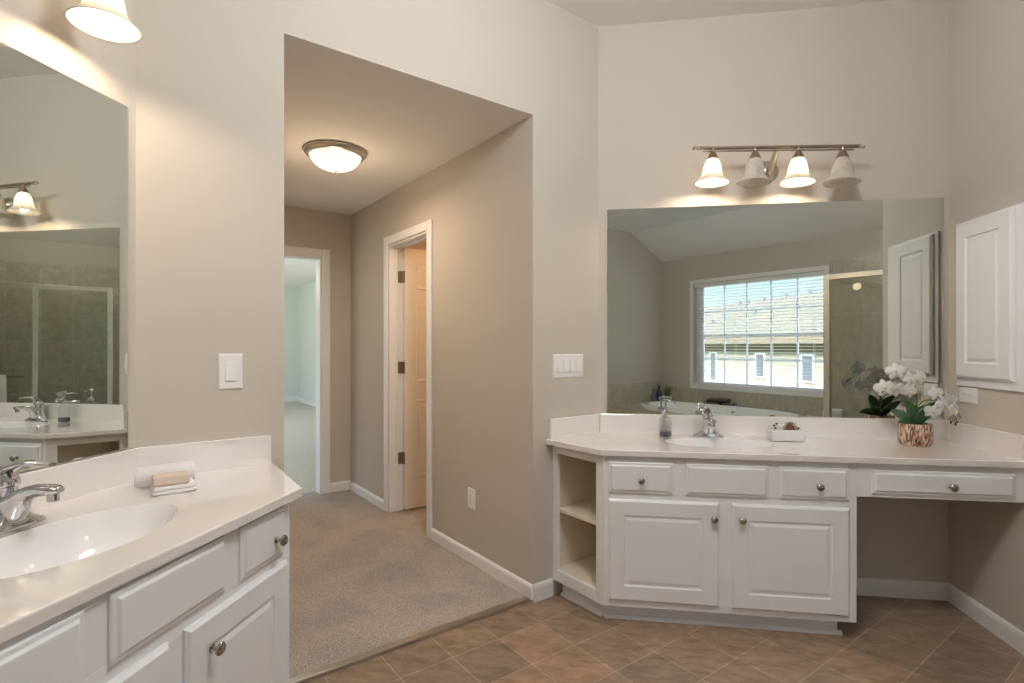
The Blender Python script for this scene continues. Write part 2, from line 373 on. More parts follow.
# hall, bedroom, closet walls
dj0, dj1, dtop = 1.113, 1.757, 2.05      # closet doorway in the hall's right wall
struct('wall_hall_right', MB().ab(-.463, -.348, T, dj0, -.06, ZH).ab(-.463, -.348, dj1, 2.575, -.06, ZH).ab(-.463, -.348, dj0, dj1, dtop, ZH), M['wall'])
struct('wall_hall_left', MB().ab(-1.742, -1.642, T, 2.575, -.06, ZH), M['wall'])
ho0, ho1, htop = -1.50, -.715, 2.04
struct('wall_hall_end', MB().ab(-4.6, ho0, 2.575, 2.69, -.06, 2.7).ab(ho1, 1.33, 2.575, 2.69, -.06, 2.7).ab(ho0, ho1, 2.575, 2.69, htop, 2.7), M['wall'])
struct('wall_bedroom_right', MB().ab(1.23, 1.33, 2.69, 10.77, -.06, 2.7), M['pale'])
struct('wall_bedroom_far', MB().ab(-4.6, 1.33, 10.67, 10.77, -.06, 2.7), M['pale'])
struct('wall_bedroom_left', MB().ab(-4.6, -4.5, 2.69, 3.2, -.06, 2.7).ab(-4.6, -4.5, 10.0, 10.67, -.06, 2.7).ab(-4.6, -4.5, 3.2, 10.0, -.06, .4).ab(-4.6, -4.5, 3.2, 10.0, 2.4, 2.7), M['pale'])
struct('wall_closet', MB().ab(1.2, 1.3, .2, 2.3, -.06, ZH).ab(-.348, 1.2, 2.2, 2.3, -.06, ZH).ab(-.348, 1.2, .2, .3, -.06, ZH), M['wall'])

# baseboards with a small moulded top
def base(name, pts, side, h=.088, t=.013, z=0):
    """pts: wall line points; side: +1 the room lies to the left of the direction"""
    mb = MB()
    for i in range(len(pts)-1):
        p = Vector((*pts[i], 0)); q = Vector((*pts[i+1], 0)); d = (q-p).normalized(); n = Vector((-d.y, d.x, 0))*side
        pr = [(0, 0), (t, 0), (t, h*.78), (t*.75, h*.9), (t*.35, h*.97), (0, h)]
        mb.loft([[e+n*a+Z*(b+z) for a, b in pr] for e in (p, q)])
    return struct(name, mb, M['trim'])
base('baseboard_diagonal', [P2(-.463, 0), P2(-.338, 0)], -1)
base('baseboard_back', [(1.131, D), (XR, D)], -1)
base('baseboard_right', [(XR, D), (XR, 2.37)], -1)
base('baseboard_hall_right', [P2(-.463, 0), P2(-.463, 1.053)], 1, .075, z=.01)
base('baseboard_hall_far', [P2(-.463, 1.818), P2(-.463, 2.575)], 1, .075, z=.01)
base('baseboard_hall_end', [P2(-.463, 2.575), P2(-.645, 2.575)], 1, .085, z=.01)
base('baseboard_hall_left', [P2(-1.642, 0), P2(-1.642, 2.575)], -1, .075, z=.01)
base('baseboard_bedroom_far', [P2(1.23, 10.67), P2(-4.5, 10.67)], 1, .10, z=.01)
base('baseboard_bedroom_right', [P2(1.23, 2.69), P2(1.23, 10.67)], 1, .10, z=.01)
base('baseboard_return', [P2(.786, -1.679), P2(1.25, -1.679)], -1)

# door casings
def casing_a(name, aw, sgn, b0, b1, top, w=.062, t=.016):   # in a wall of constant a; sgn: direction of the room
    mb = MB()
    a0, a1 = sorted((aw, aw+sgn*t)); a2, a3 = sorted((aw, aw+sgn*t*.6))
    for lo, hi in ((b0-w, b0), (b1, b1+w)):
        mb.ab(a0, a1, lo, hi, .012, top+w)
    mb.ab(a0, a1, b0, b1, top, top+w)
    return struct(name, mb, M['trim'], bevel=.005)
casing_a('trim_1', -.463, -1, dj0, dj1, dtop)
struct('trim_2', MB().ab(-.463, -.348, dj0-.001, dj0+.014, .012, dtop).ab(-.463, -.348, dj1-.014, dj1+.001, .012, dtop).ab(-.463, -.348, dj0, dj1, dtop-.014, dtop+.001)
       .ab(-.415, -.400, dj0+.014, dj0+.026, .012, dtop-.014).ab(-.415, -.400, dj1-.026, dj1-.014, .012, dtop-.014).ab(-.415, -.400, dj0+.014, dj1-.014, dtop-.026, dtop-.014), M['trim'], bevel=.002)
mb = MB(); w = .068
for lo, hi in ((ho0-w, ho0), (ho1, ho1+w)): mb.ab(lo, hi, 2.559, 2.575, .012, htop+w)
mb.ab(ho0, ho1, 2.559, 2.575, htop, htop+w)
struct('trim_3', mb, M['trim'], bevel=.005)
struct('trim_4', MB().ab(ho0-.001, ho0+.016, 2.575, 2.69, .012, htop).ab(ho1-.016, ho1+.001, 2.575, 2.69, .012, htop).ab(ho0, ho1, 2.575, 2.69, htop-.016, htop+.001), M['trim'], bevel=.002)

# six panel closet door, hinged on the far jamb and swung open into the closet
dr = tag(bpy.data.objects.new('door_1', None), kind='structure'); C.objects.link(dr); dr.location = V3(-.352, dj1-.014, 0)
leafb = dj1-.020
mb = MB().ab(-.352, .262, leafb-.035, leafb, .022, 2.032)
for (z0, z1) in ((.26, .86), (1.00, 1.60), (1.72, 1.93)):
    for (a0, a1) in ((-.352+.095, -.352+.285), (-.352+.345, -.352+.535)):
        o = V3(a0, leafb-.0348, z0)
        mb.panel(o, U, -Vv, a1-a0, z1-z0, [(-.004, 0), (0, .005), (.010, .005), (.022, .0006), (.040, .0006), (.060, .006)])
ml = mb.build('door_leaf', M['door'], dr, bevel=.002)
for z in (.416, 1.114, 1.812):
    mh = MB().ab(-.392, -.352, dj1-.0170, dj1-.0138, z-.045, z+.045).ab(-.3535, -.3505, leafb-.034, leafb-.001, z-.045, z+.045)
    mh.lathe([(.0065, -.047), (.0065, .047)], V3(-.352, dj1-.0195, z), n=12)
    mh.build('hinge', M['hinge'], dr)
mk = MB(); kp = V3(.205, leafb-.035, .95)
mk.lathe([(.03, 0), (.03, .004), (.011, .01), (.011, .03), (.024, .042), (.028, .055), (.02, .066), (.002, .068)], kp, -Vv, 18)
mk.build('door_handle', M['nickel'], dr, smooth=True)

# ------------------------------------------------------------------ window in the far wall (seen in the mirror)
wn = tag(bpy.data.objects.new('window_1', None), kind='structure'); C.objects.link(wn); wn.location = V3((wa0+wa1)/2, -L, wz0)
mb = MB(); cw, t = .06, .016
for lo, hi in ((wa0-cw, wa0), (wa1, wa1+cw)): mb.ab(lo, hi, -L, -L+t, wz0-.065, wz1+cw)
mb.ab(wa0, wa1, -L, -L+t, wz1, wz1+cw); mb.ab(wa0, wa1, -L, -L+t, wz0-.065, wz0)
mb.build('casing', M['trim'], wn, bevel=.004)
MB().ab(wa0, wa1, -L-.1, -L+.028, wz0-.004, wz0+.02).build('window_sill', M['trim'], wn, bevel=.004)
mb = MB(); gb0, gb1 = -L-.095, -L-.070
mb.ab(wa0, -2.79, gb0, gb1, wz0, wz1).ab(-1.045, wa1, gb0, gb1, wz0, wz1).ab(-2.79, -1.045, gb0, gb1, wz0, .735).ab(-2.79, -1.045, gb0, gb1, 2.175, wz1)
mb.build('window_frame', M['trim'], wn, bevel=.003)
mb = MB()
for a in (-2.445, -2.095, -1.742, -1.385): mb.ab(a-.011, a+.011, gb0+.004, gb1-.004, .735, 2.175)
for z, hw in ((1.797, .011), (1.436, .018), (1.082, .011)): mb.ab(-2.79, -1.045, gb0+.005, gb1-.005, z-hw, z+hw)
mb.build('muntin_grid', M['trim'], wn)
MB().ab(-2.79, -1.045, -L-.084, -L-.080, .735, 2.175).build('window_pane', M['glass'], wn)

bl = thing('window_blind', V3((wa0+wa1)/2, -L-.03, wz1), 'white horizontal slat blind lowered over the gridded window', 'blind')
MB().ab(wa0+.008, wa1-.008, -L-.06, -L-.008, wz1-.055, wz1-.002).build('headrail', M['trim'], bl, bevel=.004)
mb = MB(); z = wz0+.075; tl = math.radians(6)
while z < wz1-.07:
    e = Vv*math.cos(tl)+Z*math.sin(tl); nn = e.cross(U)
    mb.obox(V3((wa0+wa1)/2, -L-.036, z), U, e, nn, (wa1-wa0)/2-.012, .022, .0013); z += .0425
mb.build('slats', M['trim'], bl)
MB().ab(wa0+.012, wa1-.012, -L-.058, -L-.014, wz0+.024, wz0+.042).build('bottom_rail', M['trim'], bl, bevel=.003)
for k in range(4):
    a = wa0+.14+(wa1-wa0-.28)*k/3
    MB().ab(a-.0015, a+.0015, -L-.0135, -L-.012, wz0+.04, wz1-.05).ab(a-.0015, a+.0015, -L-.060, -L-.0585, wz0+.04, wz1-.05).build('ladder_cord', M['trim'], bl)

# ------------------------------------------------------------------ mirrors
mb = MB().box(.083, 1.755, D-.006, D, .909, 2.029)
tag(mb.build('wall_mirror', M['mirror'], bevel=.0015), 'large frameless mirror above the counter with the orchid and makeup desk', 'mirror')
mb = MB().box(XL, XL+.006, .10, 1.490, .959, 2.029)
tag(mb.build('wall_mirror', M['mirror'], bevel=.0015), 'large frameless mirror above the counter with the rolled towel', 'mirror')

# ------------------------------------------------------------------ countertops with integral oval basins
def countertop(name, label, poly, zt, thick, cx, cy, rx, ry, depth, splashes, drain_off):
    root = thing(name, (cx, cy, zt-thick), label, 'countertop')
    bm = bmesh.new(); n = 56
    outer = [bm.verts.new((p[0], p[1], zt)) for p in poly]
    oe = [bm.edges.new((outer[i], outer[(i+1) % len(outer)])) for i in range(len(outer))]
    rim = [bm.verts.new((cx+rx*1.0*math.cos(2*PI*k/n), cy+ry*1.0*math.sin(2*PI*k/n), zt)) for k in range(n)]
    re_ = [bm.edges.new((rim[k], rim[(k+1) % n])) for k in range(n)]
    bmesh.ops.triangle_fill(bm, use_beauty=True, use_dissolve=False, edges=oe+re_)
    for f in [f for f in bm.faces if all(v in rim for v in f.verts)]: bm.faces.remove(f)
    # rounded front edge and underside
    prev = outer
    cen = Vector((sum(p[0] for p in poly)/len(poly), sum(p[1] for p in poly)/len(poly), 0))
    for dz in (thick*.15, thick):
        cur = [bm.verts.new((v.co.x, v.co.y, zt-dz)) for v in outer]
        for i in range(len(cur)): bm.faces.new((prev[i], prev[(i+1) % len(cur)], cur[(i+1) % len(cur)], cur[i]))
        prev = cur
    top = bm.copy()
    m1_ = MB(); m1_.bm.free(); m1_.bm = bm
    slab = m1_.build('slab', M['slab'], root, bevel=.004)
    mb = MB(); rings = []
    for s_, d in ((1.0, 0), (.985, .004), (.965, .012), (.93, .03), (.86, .065), (.74, .098), (.55, .122), (.32, .134), (.10, .138)):
        rings.append([Vector((cx+rx*s_*math.cos(2*PI*k/n)+drain_off[0]*(1-s_)*.5, cy+ry*s_*math.sin(2*PI*k/n)+drain_off[1]*(1-s_)*.5, zt-d*depth/.138)) for k in range(n)])
    mb.loft(rings, cap=False); mb.build('basin', M['basin'], root, smooth='all')
    dc = (cx+drain_off[0]*.45, cy+drain_off[1]*.45, zt-depth-.004)
    MB().lathe([(.028, 0), (.028, .006), (.022, .008), (.02, .005), (.002, .005)], dc, n=20).build('drain', M['chrome'], root, smooth=True)
    ov = MB().lathe([(.010, 0), (.010, .003), (.007, .003), (.006, 0), (.001, 0)], (cx, cy, zt-.05), n=12)
    ov.bm.free()
    for nm, pl, h in splashes:
        MB().prism(pl, zt-.001, zt+h).build(nm, M['marble'], root, bevel=.003)
    return root
st = .02
def diag_y(x): return x - XA + D    # the diagonal wall as a function of x
# back counter, runs on over the makeup desk to the right wall
bp = [(.041, 2.49), (XR, 2.49), (XR, D), (XA, D), P2(-.336-.019, 0)]
bp[4] = P2(-.378, 0)
BC = countertop('vanity_countertop', 'white marble countertop along the wall with the orchid, from open shelves to makeup desk', bp, .805, .026, .615, 2.762, .255, .135, .13,
    [('backsplash', [(XA+.02, D-.0), (XR, D), (XR, D-st), (XA+.008, D-st)], .104),
     ('side_splash', [P2(-.364, 0), P2(-.0, 0), P2(-.012, -st), P2(-.364, -st)], .104),
     ('side_splash', [(XR-st, D-st), (XR-st, 2.50), (XR, 2.50), (XR, D-st)], .104)], (0, .1))
# counter near the camera, on the left wall
lp = [(-.856, 1.498), P2(-1.682, 0), (XL, 1.523), (XL, .02), (-.884, .595)]
LC = countertop('vanity_countertop', 'white marble countertop in the foreground carrying a rolled towel and tan soap', lp, .857, .026, -1.135, 1.04, .150, .245, .13,
    [('backsplash', [(XL, 1.523), (XL, .02), (XL+st, .04), (XL+st, 1.523)], .10),
     ('side_splash', [P2(-2.092, 0), P2(-1.690, 0), P2(-1.690, -st), P2(-2.085, -st)], .10)], (-.08, 0))

# ------------------------------------------------------------------ cabinets
DOORP = [(0, 0), (0, .007), (.004, .010), (.009, .015), (.070, .015), (.074, .010), (.082, .010), (.094, .0137)]
DRAWP = [(0, 0), (0, .006), (.003, .008), (.011, .0085), (.016, .0135), (.020, .014)]
def knob(parent, p, nd):
    MB().lathe([(.009, 0), (.009, .003), (.005, .006), (.005, .013), (.010, .017), (.0155, .021), (.0155, .025), (.012, .029), (.004, .031), (.001, .031)], p, nd, 20).build('knob', M['knob'], parent, smooth=True)
def front(root, name, o, sd, nd, w, h, prof, knobpos=None):
    f = MB().panel(o, sd, nd, w, h, prof).build(name, M['cabinet'], root, bevel=.001)
    if knobpos is not None:
        knob(f, Vector(knobpos)+nd*(prof[-1][1] if name == 'drawer' else .0148), nd)
    return f

# --- back vanity
bv = thing('vanity_cabinet', (.59, 2.75, 0), 'white vanity cabinet with open angled corner shelves beside the knee space', 'cabinet')
FY = 2.512; zt = .779
ff = MB()
x0, x1 = .053, 1.131
for a, b in ((x0, x0+.030), (1.095, x1)): ff.box(a, b, FY, FY+.02, .085, zt)
for z0, z1 in ((zt-.034, zt), (.576, .612), (.085, .122)): ff.box(x0+.030, 1.095, FY, FY+.02, z0, z1)
ff.box(.560, .616, FY, FY+.02, .122, .576); ff.box(.358, .420, FY, FY+.02, .612, zt-.034); ff.box(.764, .820, FY, FY+.02, .612, zt-.034)
ff.build('face_frame', M['cabinet'], bv, bevel=.0015)
body = MB()
body.box(x1-.018, x1, FY+.02, D-.001, .085, zt)                    # right side
body.box(x0+.005, x0+.023, FY+.02, D-.012, .085, zt-.001)            # divider beside the open shelves
body.box(x0+.023, x1-.018, FY+.02, D-.012, .085, .105)               # bottom
body.box(x0+.023, x1-.018, D-.012, D-.001, .085, zt)
body.build('carcass', M['cabinet'], bv)
NY = -Y
front(bv, 'drawer', (.076, FY, .608), X, NY, .287, .140, DRAWP, (.222, FY, .672))
front(bv, 'false_front', (.416, FY, .609), X, NY, .353, .141, DRAWP)
front(bv, 'drawer', (.816, FY, .612), X, NY, .282, .138, DRAWP, (.972, FY, .672))
front(bv, 'door', (.076, FY, .116), X, NY, .486, .463, DOORP, (.536, FY, .512))
front(bv, 'door', (.614, FY, .113), X, NY, .486, .466, DOORP, (.655, FY, .514))
# angled end with open shelves: face plane a = -.336
AE = -.336
bL, bR = -.002, -.362
af = MB()
af.ab(AE, AE+.019, bL-.036, bL, .082, .779).ab(AE, AE+.019, bR, bR+.05, .082, .779)
af.ab(AE, AE+.019, bR+.05, bL-.036, .733, .779).ab(AE, AE+.019, bR+.05, bL-.036, .082, .140)
af.build('shelf_frame', M['cabinet'], bv, bevel=.0015)
li = MB()
inner = [P2(AE+.019, bL-.004), (XA-.004, D-.014), (x0+.004, D-.014), (x0+.004, FY+.03), P2(AE+.019, bR+.012)]
li.prism(inner, .118, .138)
li.build('shelf_bottom', M['cabinet_interior'], bv)
MB().prism([P2(AE+.022, bL-.012), (XA-.006, D-.016), (x0+.003, D-.016), (x0+.003, FY+.045), P2(AE+.022, bR+.06)], .430, .446).build('shelf', M['cabinet_interior'], bv, bevel=.002)
lin = MB()
lin.prism([P2(AE+.019, bL-.010), P2(AE+.019, bL), P2(-.005, bL), P2(-.012, bL-.010)], .138, .778)
lin.prism([(XA-.0, D-.013), (x0+.004, D-.013), (x0+.004, D-.003), (XA, D-.003)], .138, .778)
lin.prism([(x0+.0005, FY+.03), (x0+.0045, FY+.03), (x0+.0045, D-.013), (x0+.0005, D-.013)], .138, .778)
lin.build('shelf_lining', M['cabinet_interior'], bv)
tk = MB().prism([(.056, FY+.068), (x1-.05, FY+.068), (x1-.05, D-.02), (.09, D-.02), P2(AE+.045, -.03)], 0, .086)
tk.build('toe_kick', M['cabinet'], bv)
# quarter-round shoe moulding along the toe kick
sh = MB()
def shoe(p, q, n, r=.016):
    p = Vector((*p, 0)); q = Vector((*q, 0))
    pr = [(0, 0)]+[(r*math.cos(t*PI/8), r*math.sin(t*PI/8)) for t in range(5)]
    sh.loft([[e+n*a+Z*b for a, b in pr] for e in (p, q)])
shoe((.056, FY+.068), (x1-.034, FY+.068), -Y)
ta = AE+.045
shoe(P2(ta+.0, -.03), (.056, FY+.068), -U)
sh.build('shoe_moulding', M['cabinet'], bv)

# --- makeup desk: apron with one drawer between the vanity and the right wall
dk = thing('makeup_desk', ((1.131+XR)/2, 2.7, .63), 'white makeup desk apron with one wide drawer over the knee space', 'desk')
MB().box(1.1315, XR-.001, FY, FY+.02, .630, .779).build('apron', M['cabinet'], dk, bevel=.0015)
MB().box(1.1315, XR-.001, D-.04, D-.001, .700, .779).box(1.1315, 1.15, FY+.02, D-.04, .70, .779).box(XR-.02, XR-.001, FY+.02, D-.04, .70, .779).build('support_rail', M['cabinet'], dk)
front(dk, 'drawer', (1.189, FY, .646), X, NY, .545, .102, DRAWP, (1.489, FY, .690))

# --- vanity near the camera
lv = thing('vanity_cabinet', (-1.15, 1.04, 0), 'white vanity cabinet in the foreground below the rolled towel', 'cabinet')
FX = -.891; zt2 = .831; y0, y1 = .60, 1.479
ff = MB()
for a, b in ((y0, y0+.035), (y1-.03, y1)): ff.box(FX-.02, FX, a, b, .085, zt2)
for z0, z1 in ((zt2-.018, zt2), (.648, .690), (.085, .122)): ff.box(FX-.02, FX, y0+.035, y1-.03, z0, z1)
ff.box(FX-.02, FX, 1.010, 1.068, .122, .648); ff.box(FX-.02, FX, .818, .886, .690, zt2-.018); ff.box(FX-.02, FX, 1.188, 1.258, .690, zt2-.018)
ff.build('face_frame', M['cabinet'], lv, bevel=.0015)
body = MB()
body.box(XL+.012, FX-.02, y0+.005, y0+.022, .085, zt2).box(XL+.012, FX-.02, y1-.022, y1-.005, .085, zt2)
body.box(XL+.012, FX-.02, y0+.022, y1-.022, .085, .105).box(XL+.001, XL+.012, y0, y1, .085, zt2)
body.build('carcass', M['cabinet'], lv)
def lfront(nm, ya, yb, z0, z1, prof, kp=None):
    return front(lv, nm, (FX, yb, z0), -Y, X, yb-ya, z1-z0, prof, kp) if False else front(lv, nm, (FX, ya, z0), Y, X, yb-ya, z1-z0, prof, kp)
lfront('drawer', 1.252, 1.452, .680, .816, DRAWP, (FX, 1.396, .735))
lfront('false_front', .878, 1.196, .683, .818, DRAWP)
lfront('drawer', .632, .826, .680, .816, DRAWP, (FX, .70, .735))
lfront('door', 1.062, 1.460, .116, .655, DOORP, (FX, 1.135, .577))
lfront('door', .622, 1.016, .116, .655, DOORP, (FX, .962, .577))
def lend(sgn, pf, pw, pc):        # angled open-shelf ends; pf on the front, pw on the far wall line, pc the inner corner(s)
    d = Vector((pw[0]-pf[0], pw[1]-pf[1], 0)); ln = d.length; d.normalize(); n = Vector((d.y, -d.x, 0))*sgn   # inwards
    def pr(s0, s1, t0, t1): 
        f = Vector((*pf, 0)); return [tuple((f+d*s+n*t)[:2]) for s, t in ((s0, t0), (s1, t0), (s1, t1), (s0, t1))]
    m_ = MB().prism(pr(0, .045, 0, .019), .085, zt2).prism(pr(ln-.04, ln, 0, .019), .085, zt2).prism(pr(.045, ln-.04, 0, .019), .78, zt2).prism(pr(.045, ln-.04, 0, .019), .085, .14)
    m_.build('shelf_frame', M['cabinet'], lv, bevel=.0015)
    ins = [tuple((Vector((*pf, 0))+d*.01+n*.02)[:2]), tuple((Vector((*pw, 0))-d*.02+n*.02)[:2])]+pc
    MB().prism(ins, .118, .138).build('shelf_bottom', M['cabinet_interior'], lv)
    MB().prism(ins, .46, .476).build('shelf', M['cabinet_interior'], lv)
lend(-1, (FX+.004, y1+.001), P2(-1.707, -.002), [(XL+.02, 1.50), (XL+.02, y1+.002), (FX-.03, y1+.002)])
lend(1, (FX+.004, y0-.001), (XL+.002, .050), [(XL+.016, y0-.002), (FX-.03, y0-.002)])
MB().prism([(FX-.07, y0+.03), (FX-.07, y1-.02), P2(-1.76, -.04), (XL+.02, 1.48), (XL+.02, .13)], 0, .086).build('toe_kick', M['cabinet'], lv)

# ------------------------------------------------------------------ faucets (single lever, centre-set)
def ering(c, e1, e2, r1, r2, n=20, p=2.0):
    out = []
    for k in range(n):
        t = 2*PI*k/n; ct, s_ = math.cos(t), math.sin(t)
        out.append(Vector(c)+e1*r1*math.copysign(abs(ct)**(2/p), ct)+e2*r2*math.copysign(abs(s_)**(2/p), s_))
    return out
def faucet(loc, f, label):
    r = f.cross(Z); root = thing('faucet', loc, label, 'faucet'); o = Vector(loc)
    mb = MB(); mb.loft([ering(o+Z*z+f*.004, r, f, a, b, 32, 2.6) for z, a, b in ((0, .079, .030), (.005, .080, .031), (.010, .077, .030), (.015, .066, .029), (.024, .050, .0285), (.036, .039, .028), (.052, .031, .027), (.070, .027, .024), (.080, .020, .018))])
    mb.build('base_plate', M['chrome'], root, smooth=True)
    # body and spout as one sweep leaning forward
    def fr(t, cx_, cz, rw, rt, ang):
        e2 = f*(-math.sin(ang))+Z*math.cos(ang); return ering(o+f*cx_+Z*cz, r, e2, rw, rt, 24, 2.3)
    mb = MB()
    mb.loft([ering(o+f*x_+Z*((zl+zh_)/2), r, Z, w_, (zh_-zl)/2, 28, p_) for x_, zl, zh_, w_, p_ in ((-.034, .010, .030, .012, 2.4), (-.030, .009, .050, .022, 2.6), (-.018, .009, .066, .027, 2.8), (.0, .009, .076, .029, 2.8),
        (.016, .010, .084, .0285, 2.8), (.028, .012, .090, .027, 2.7), (.036, .026, .094, .025, 2.6), (.044, .048, .098, .023, 2.5), (.056, .064, .102, .0215, 2.4), (.074, .075, .106, .020, 2.4), (.096, .081, .108, .019, 2.3),
        (.118, .084, .108, .0185, 2.2), (.134, .086, .106, .0165, 2.1), (.143, .090, .102, .010, 2.0))])
    mb.lathe([(.0115, 0), (.0115, -.016), (.009, -.018), (.004, -.018)], o+f*.124+Z*.087, n=16)
    mb.build('spout', M['chrome'], root, smooth=True)
    mb = MB()
    mb.loft([ering(o+f*x_+Z*z, r, f, a, a, 24) for z, a, x_ in ((.055, .024, -.008), (.085, .0235, -.006), (.098, .024, -.006), (.100, .027, -.006), (.104, .0275, -.005), (.112, .026, -.004), (.124, .020, -.002), (.131, .010, .002))])
    mb.build('valve_hub', M['chrome'], root, smooth=True)
    mb = MB()
    mb.loft([fr(0, *v) for v in ((-.020, .108, .018, .012, -1.0), (-.006, .126, .022, .012, -.75), (.018, .144, .021, .009, -.45), (.048, .154, .0175, .007, -.15), (.082, .156, .0145, .0055, .02), (.108, .154, .014, .0055, .06), (.122, .153, .010, .004, .1))])
    mb.build('lever', M['chrome'], root, smooth=True)
    MB().lathe([(.003, 0), (.003, .045), (.005, .048), (.005, .056), (.001, .058)], o-f*.026+Z*.012, n=10).build('drain_rod', M['chrome'], root, smooth=True)
    return root
faucet((.60, 2.930, .8052), -Y, 'single lever chrome faucet on the counter by the soap pump')
faucet((-1.335, 1.055, .8572), X, 'single lever chrome faucet in the foreground beside the rolled towel')

# ------------------------------------------------------------------ wall lights
def bell(mb, c):
    pr = [(.018, .0), (.026, -.006), (.034, -.022), (.040, -.042), (.0445, -.064), (.0475, -.082), (.0495, -.090), (.053, -.096), (.062, -.106), (.072, -.117), (.079, -.124), (.0815, -.1255)]
    mb.lathe(pr, c, Z, 36, cap=False)
def wall_light(c, along, outw, lit, label, arm=.155, flip=1):
    """c: point on the wall at the canopy centre; along: bar direction; outw: away from the wall"""
    c = Vector(c); root = thing('vanity_light', c, label, 'wall light')
    zb = .075
    bar = c+outw*arm+Z*zb
    MB().tube([bar-along*.385, bar+along*.385], .0085, 14).tube([bar-along*.355-Z*.016, bar+along*.355-Z*.016], .004, 8).build('bar', M['cup'], root, smooth=True)
    for s_ in (-1, 1):
        MB().lathe([(.0085, 0), (.012, .003), (.012, .008), (.007, .012), (.007, .018), (.012, .024), (.012, .030), (.004, .036), (.001, .036)], bar+along*s_*.372, along*s_, 14).build('finial', M['nickel'], root, smooth=True)
    MB().lathe([(.058, 0), (.058, .006), (.050, .016), (.034, .022), (.030, .028), (.012, .034), (.002, .034)], c, outw, 32).build('canopy', M['nickel'], root, smooth=True)
    MB().tube([c+outw*.02, c+outw*.05-Z*.012, c+outw*.09+Z*.006, c+outw*.125+Z*.04, bar-Z*.004], [.014, .017, .017, .013, .010], 14).build('arm', M['nickel'], root, smooth=True)
    for k, u in enumerate((-.305, -.102, .102, .305)):
        p = bar+along*u
        MB().lathe([(.007, -.004), (.007, -.018), (.013, -.022), (.018, -.034), (.027, -.050), (.029, -.058), (.024, -.058), (.010, -.050)], p, Z, 22).build('socket_cup', M['cup'], root, smooth=True)
        mb = MB(); bell(mb, p-Z*.052); sh_ = mb.build('lamp_shade', M['shade'], root, smooth='all', solid=.003)
        on = k in lit
        MB().lathe([(.010, .03), (.011, .02), (.017, .008), (.0215, -.006), (.0215, -.018), (.016, -.032), (.007, -.040), (.001, -.041)], p-Z*.095, Z, 16).build('bulb', M['bulb_on'] if on else M['bulb_off'], sh_, smooth=True)
        if on: light('bulb_light', 'POINT', p-Z*.150-c, BULB, (1, .80, .58), .022, parent=root)
    return root
wl_ = wall_light((.911, D, 2.197), X, -Y, (0, 2), 'four-shade nickel light bar above the mirror behind the orchid')
wl_.rotation_euler = (0, math.radians(2.3), 0)
wall_light((XL, .955, 2.237), Y, X, (0, 1, 3), 'nickel light bar above the mirror by the rolled towel, one bell shade showing')

# hall ceiling dome
def dome(loc, label, cat='ceiling light', power=40, col=(1, .75, .50), r=.178, drop=.32, soft=.05, down=0):
    root = thing('ceiling_light', loc, label, cat); c = Vector(loc)
    MB().lathe([(r*.55, 0), (r*.97, 0), (r, -.006), (r, -.016), (r*.95, -.028), (r*.90, -.034), (r*.84, -.036), (r*.82, -.026), (r*.5, -.015)], c, Z, 48).build('pan', M['nickel'], root, smooth=True)
    pr = [(r*.83, -.030), (r*.80, -.046), (r*.72, -.068), (r*.60, -.088), (r*.42, -.104), (r*.22, -.112), (r*.05, -.114)]
    MB().lathe(pr, c, Z, 44, cap=False).build('glass_bowl', M['bowl'], root, smooth='all')
    MB().lathe([(.004, -.108), (.014, -.114), (.014, -.118), (.006, -.124), (.009, -.130), (.004, -.136), (.001, -.136)], c, Z, 16).build('finial', M['nickel'], root, smooth=True)
    for d in (-.055, .055):
        MB().sphere(c+Vector((d, 0, -.055)), .022).build('bulb', M['bulb_on'], root, smooth='all')
    light('dome_light', 'POINT', c-Z*drop, power, col, soft)
    if down: a_ = light('dome_downlight', 'AREA', c-Z*.15, down, col, .26); a_.data.shape = 'DISK'
    return root
dome((-1.507, 3.005, ZH), 'frosted glass dome light with nickel rim on the hall ceiling', power=HALL, down=6)

# ------------------------------------------------------------------ switches and outlets
def plate(name, o, sd, nd, w, h, label, cat, kind):
    o = Vector(o); root = thing(name, o, label, cat)
    MB().panel(o-sd*w/2-Z*h/2, sd, nd, w, h, [(0, 0), (0, .003), (.004, .006), (.008, .0065)]).build('cover_plate', M['plate'], root)
    if kind[0] == 'rocker':
        n = kind[1]
        for k in range(n):
            c = o+sd*((k-(n-1)/2)*.046)
            MB().panel(c-sd*.0185-Z*.0355, sd, nd, .037, .071, [(0, .006), (0, .0068), (.002, .0072)]).build('switch_frame', M['plate'], root)
            q = MB(); a = c-sd*.0155-Z*.0315
            q.loft([[a+nd*.0072, a+sd*.031+nd*.0072, a+sd*.031+Z*.063+nd*.0072, a+Z*.063+nd*.0072], [a+nd*.0125+Z*.001, a+sd*.031+nd*.0125+Z*.001, a+sd*.031+Z*.062+nd*.0082, a+Z*.062+nd*.0082]])
            q.build('rocker', M['plate'], root)
    else:
        for s_ in (-1, 1):
            c = o+(Z if kind[1] == 'v' else sd)*s_*.0195
            e1, e2 = (sd, Z)
            rc = MB(); rc.loft([ering(c+nd*d, e1, e2, r_, r_*1.05, 20, 3) for d, r_ in ((.0064, .0165), (.0085, .0165), (.009, .0155))]); rc_ = rc.build('receptacle', M['plate'], root)
            sl = MB()
            for u in (-.006, .006): sl.obox(c+e1*u+e2*.003+nd*.0091, e1, e2, nd, .0012, .0042, .0003)
            sl.obox(c-e2*.008+nd*.0091, e1, e2, nd, .002, .002, .0003); sl.build('slots', M['slot'], rc_)
    pts = [o] if kind[0] != 'rocker' else [o+sd*((k-(kind[1]-1)/2)*.046)+Z*s_*(h/2-.012) for s_ in (-1, 1) for k in range(kind[1])]
    for p in pts: MB().lathe([(.003, .006), (.003, .0074), (.001, .0076)], p, nd, 10).build('screw', M['plate'], root)
    return root
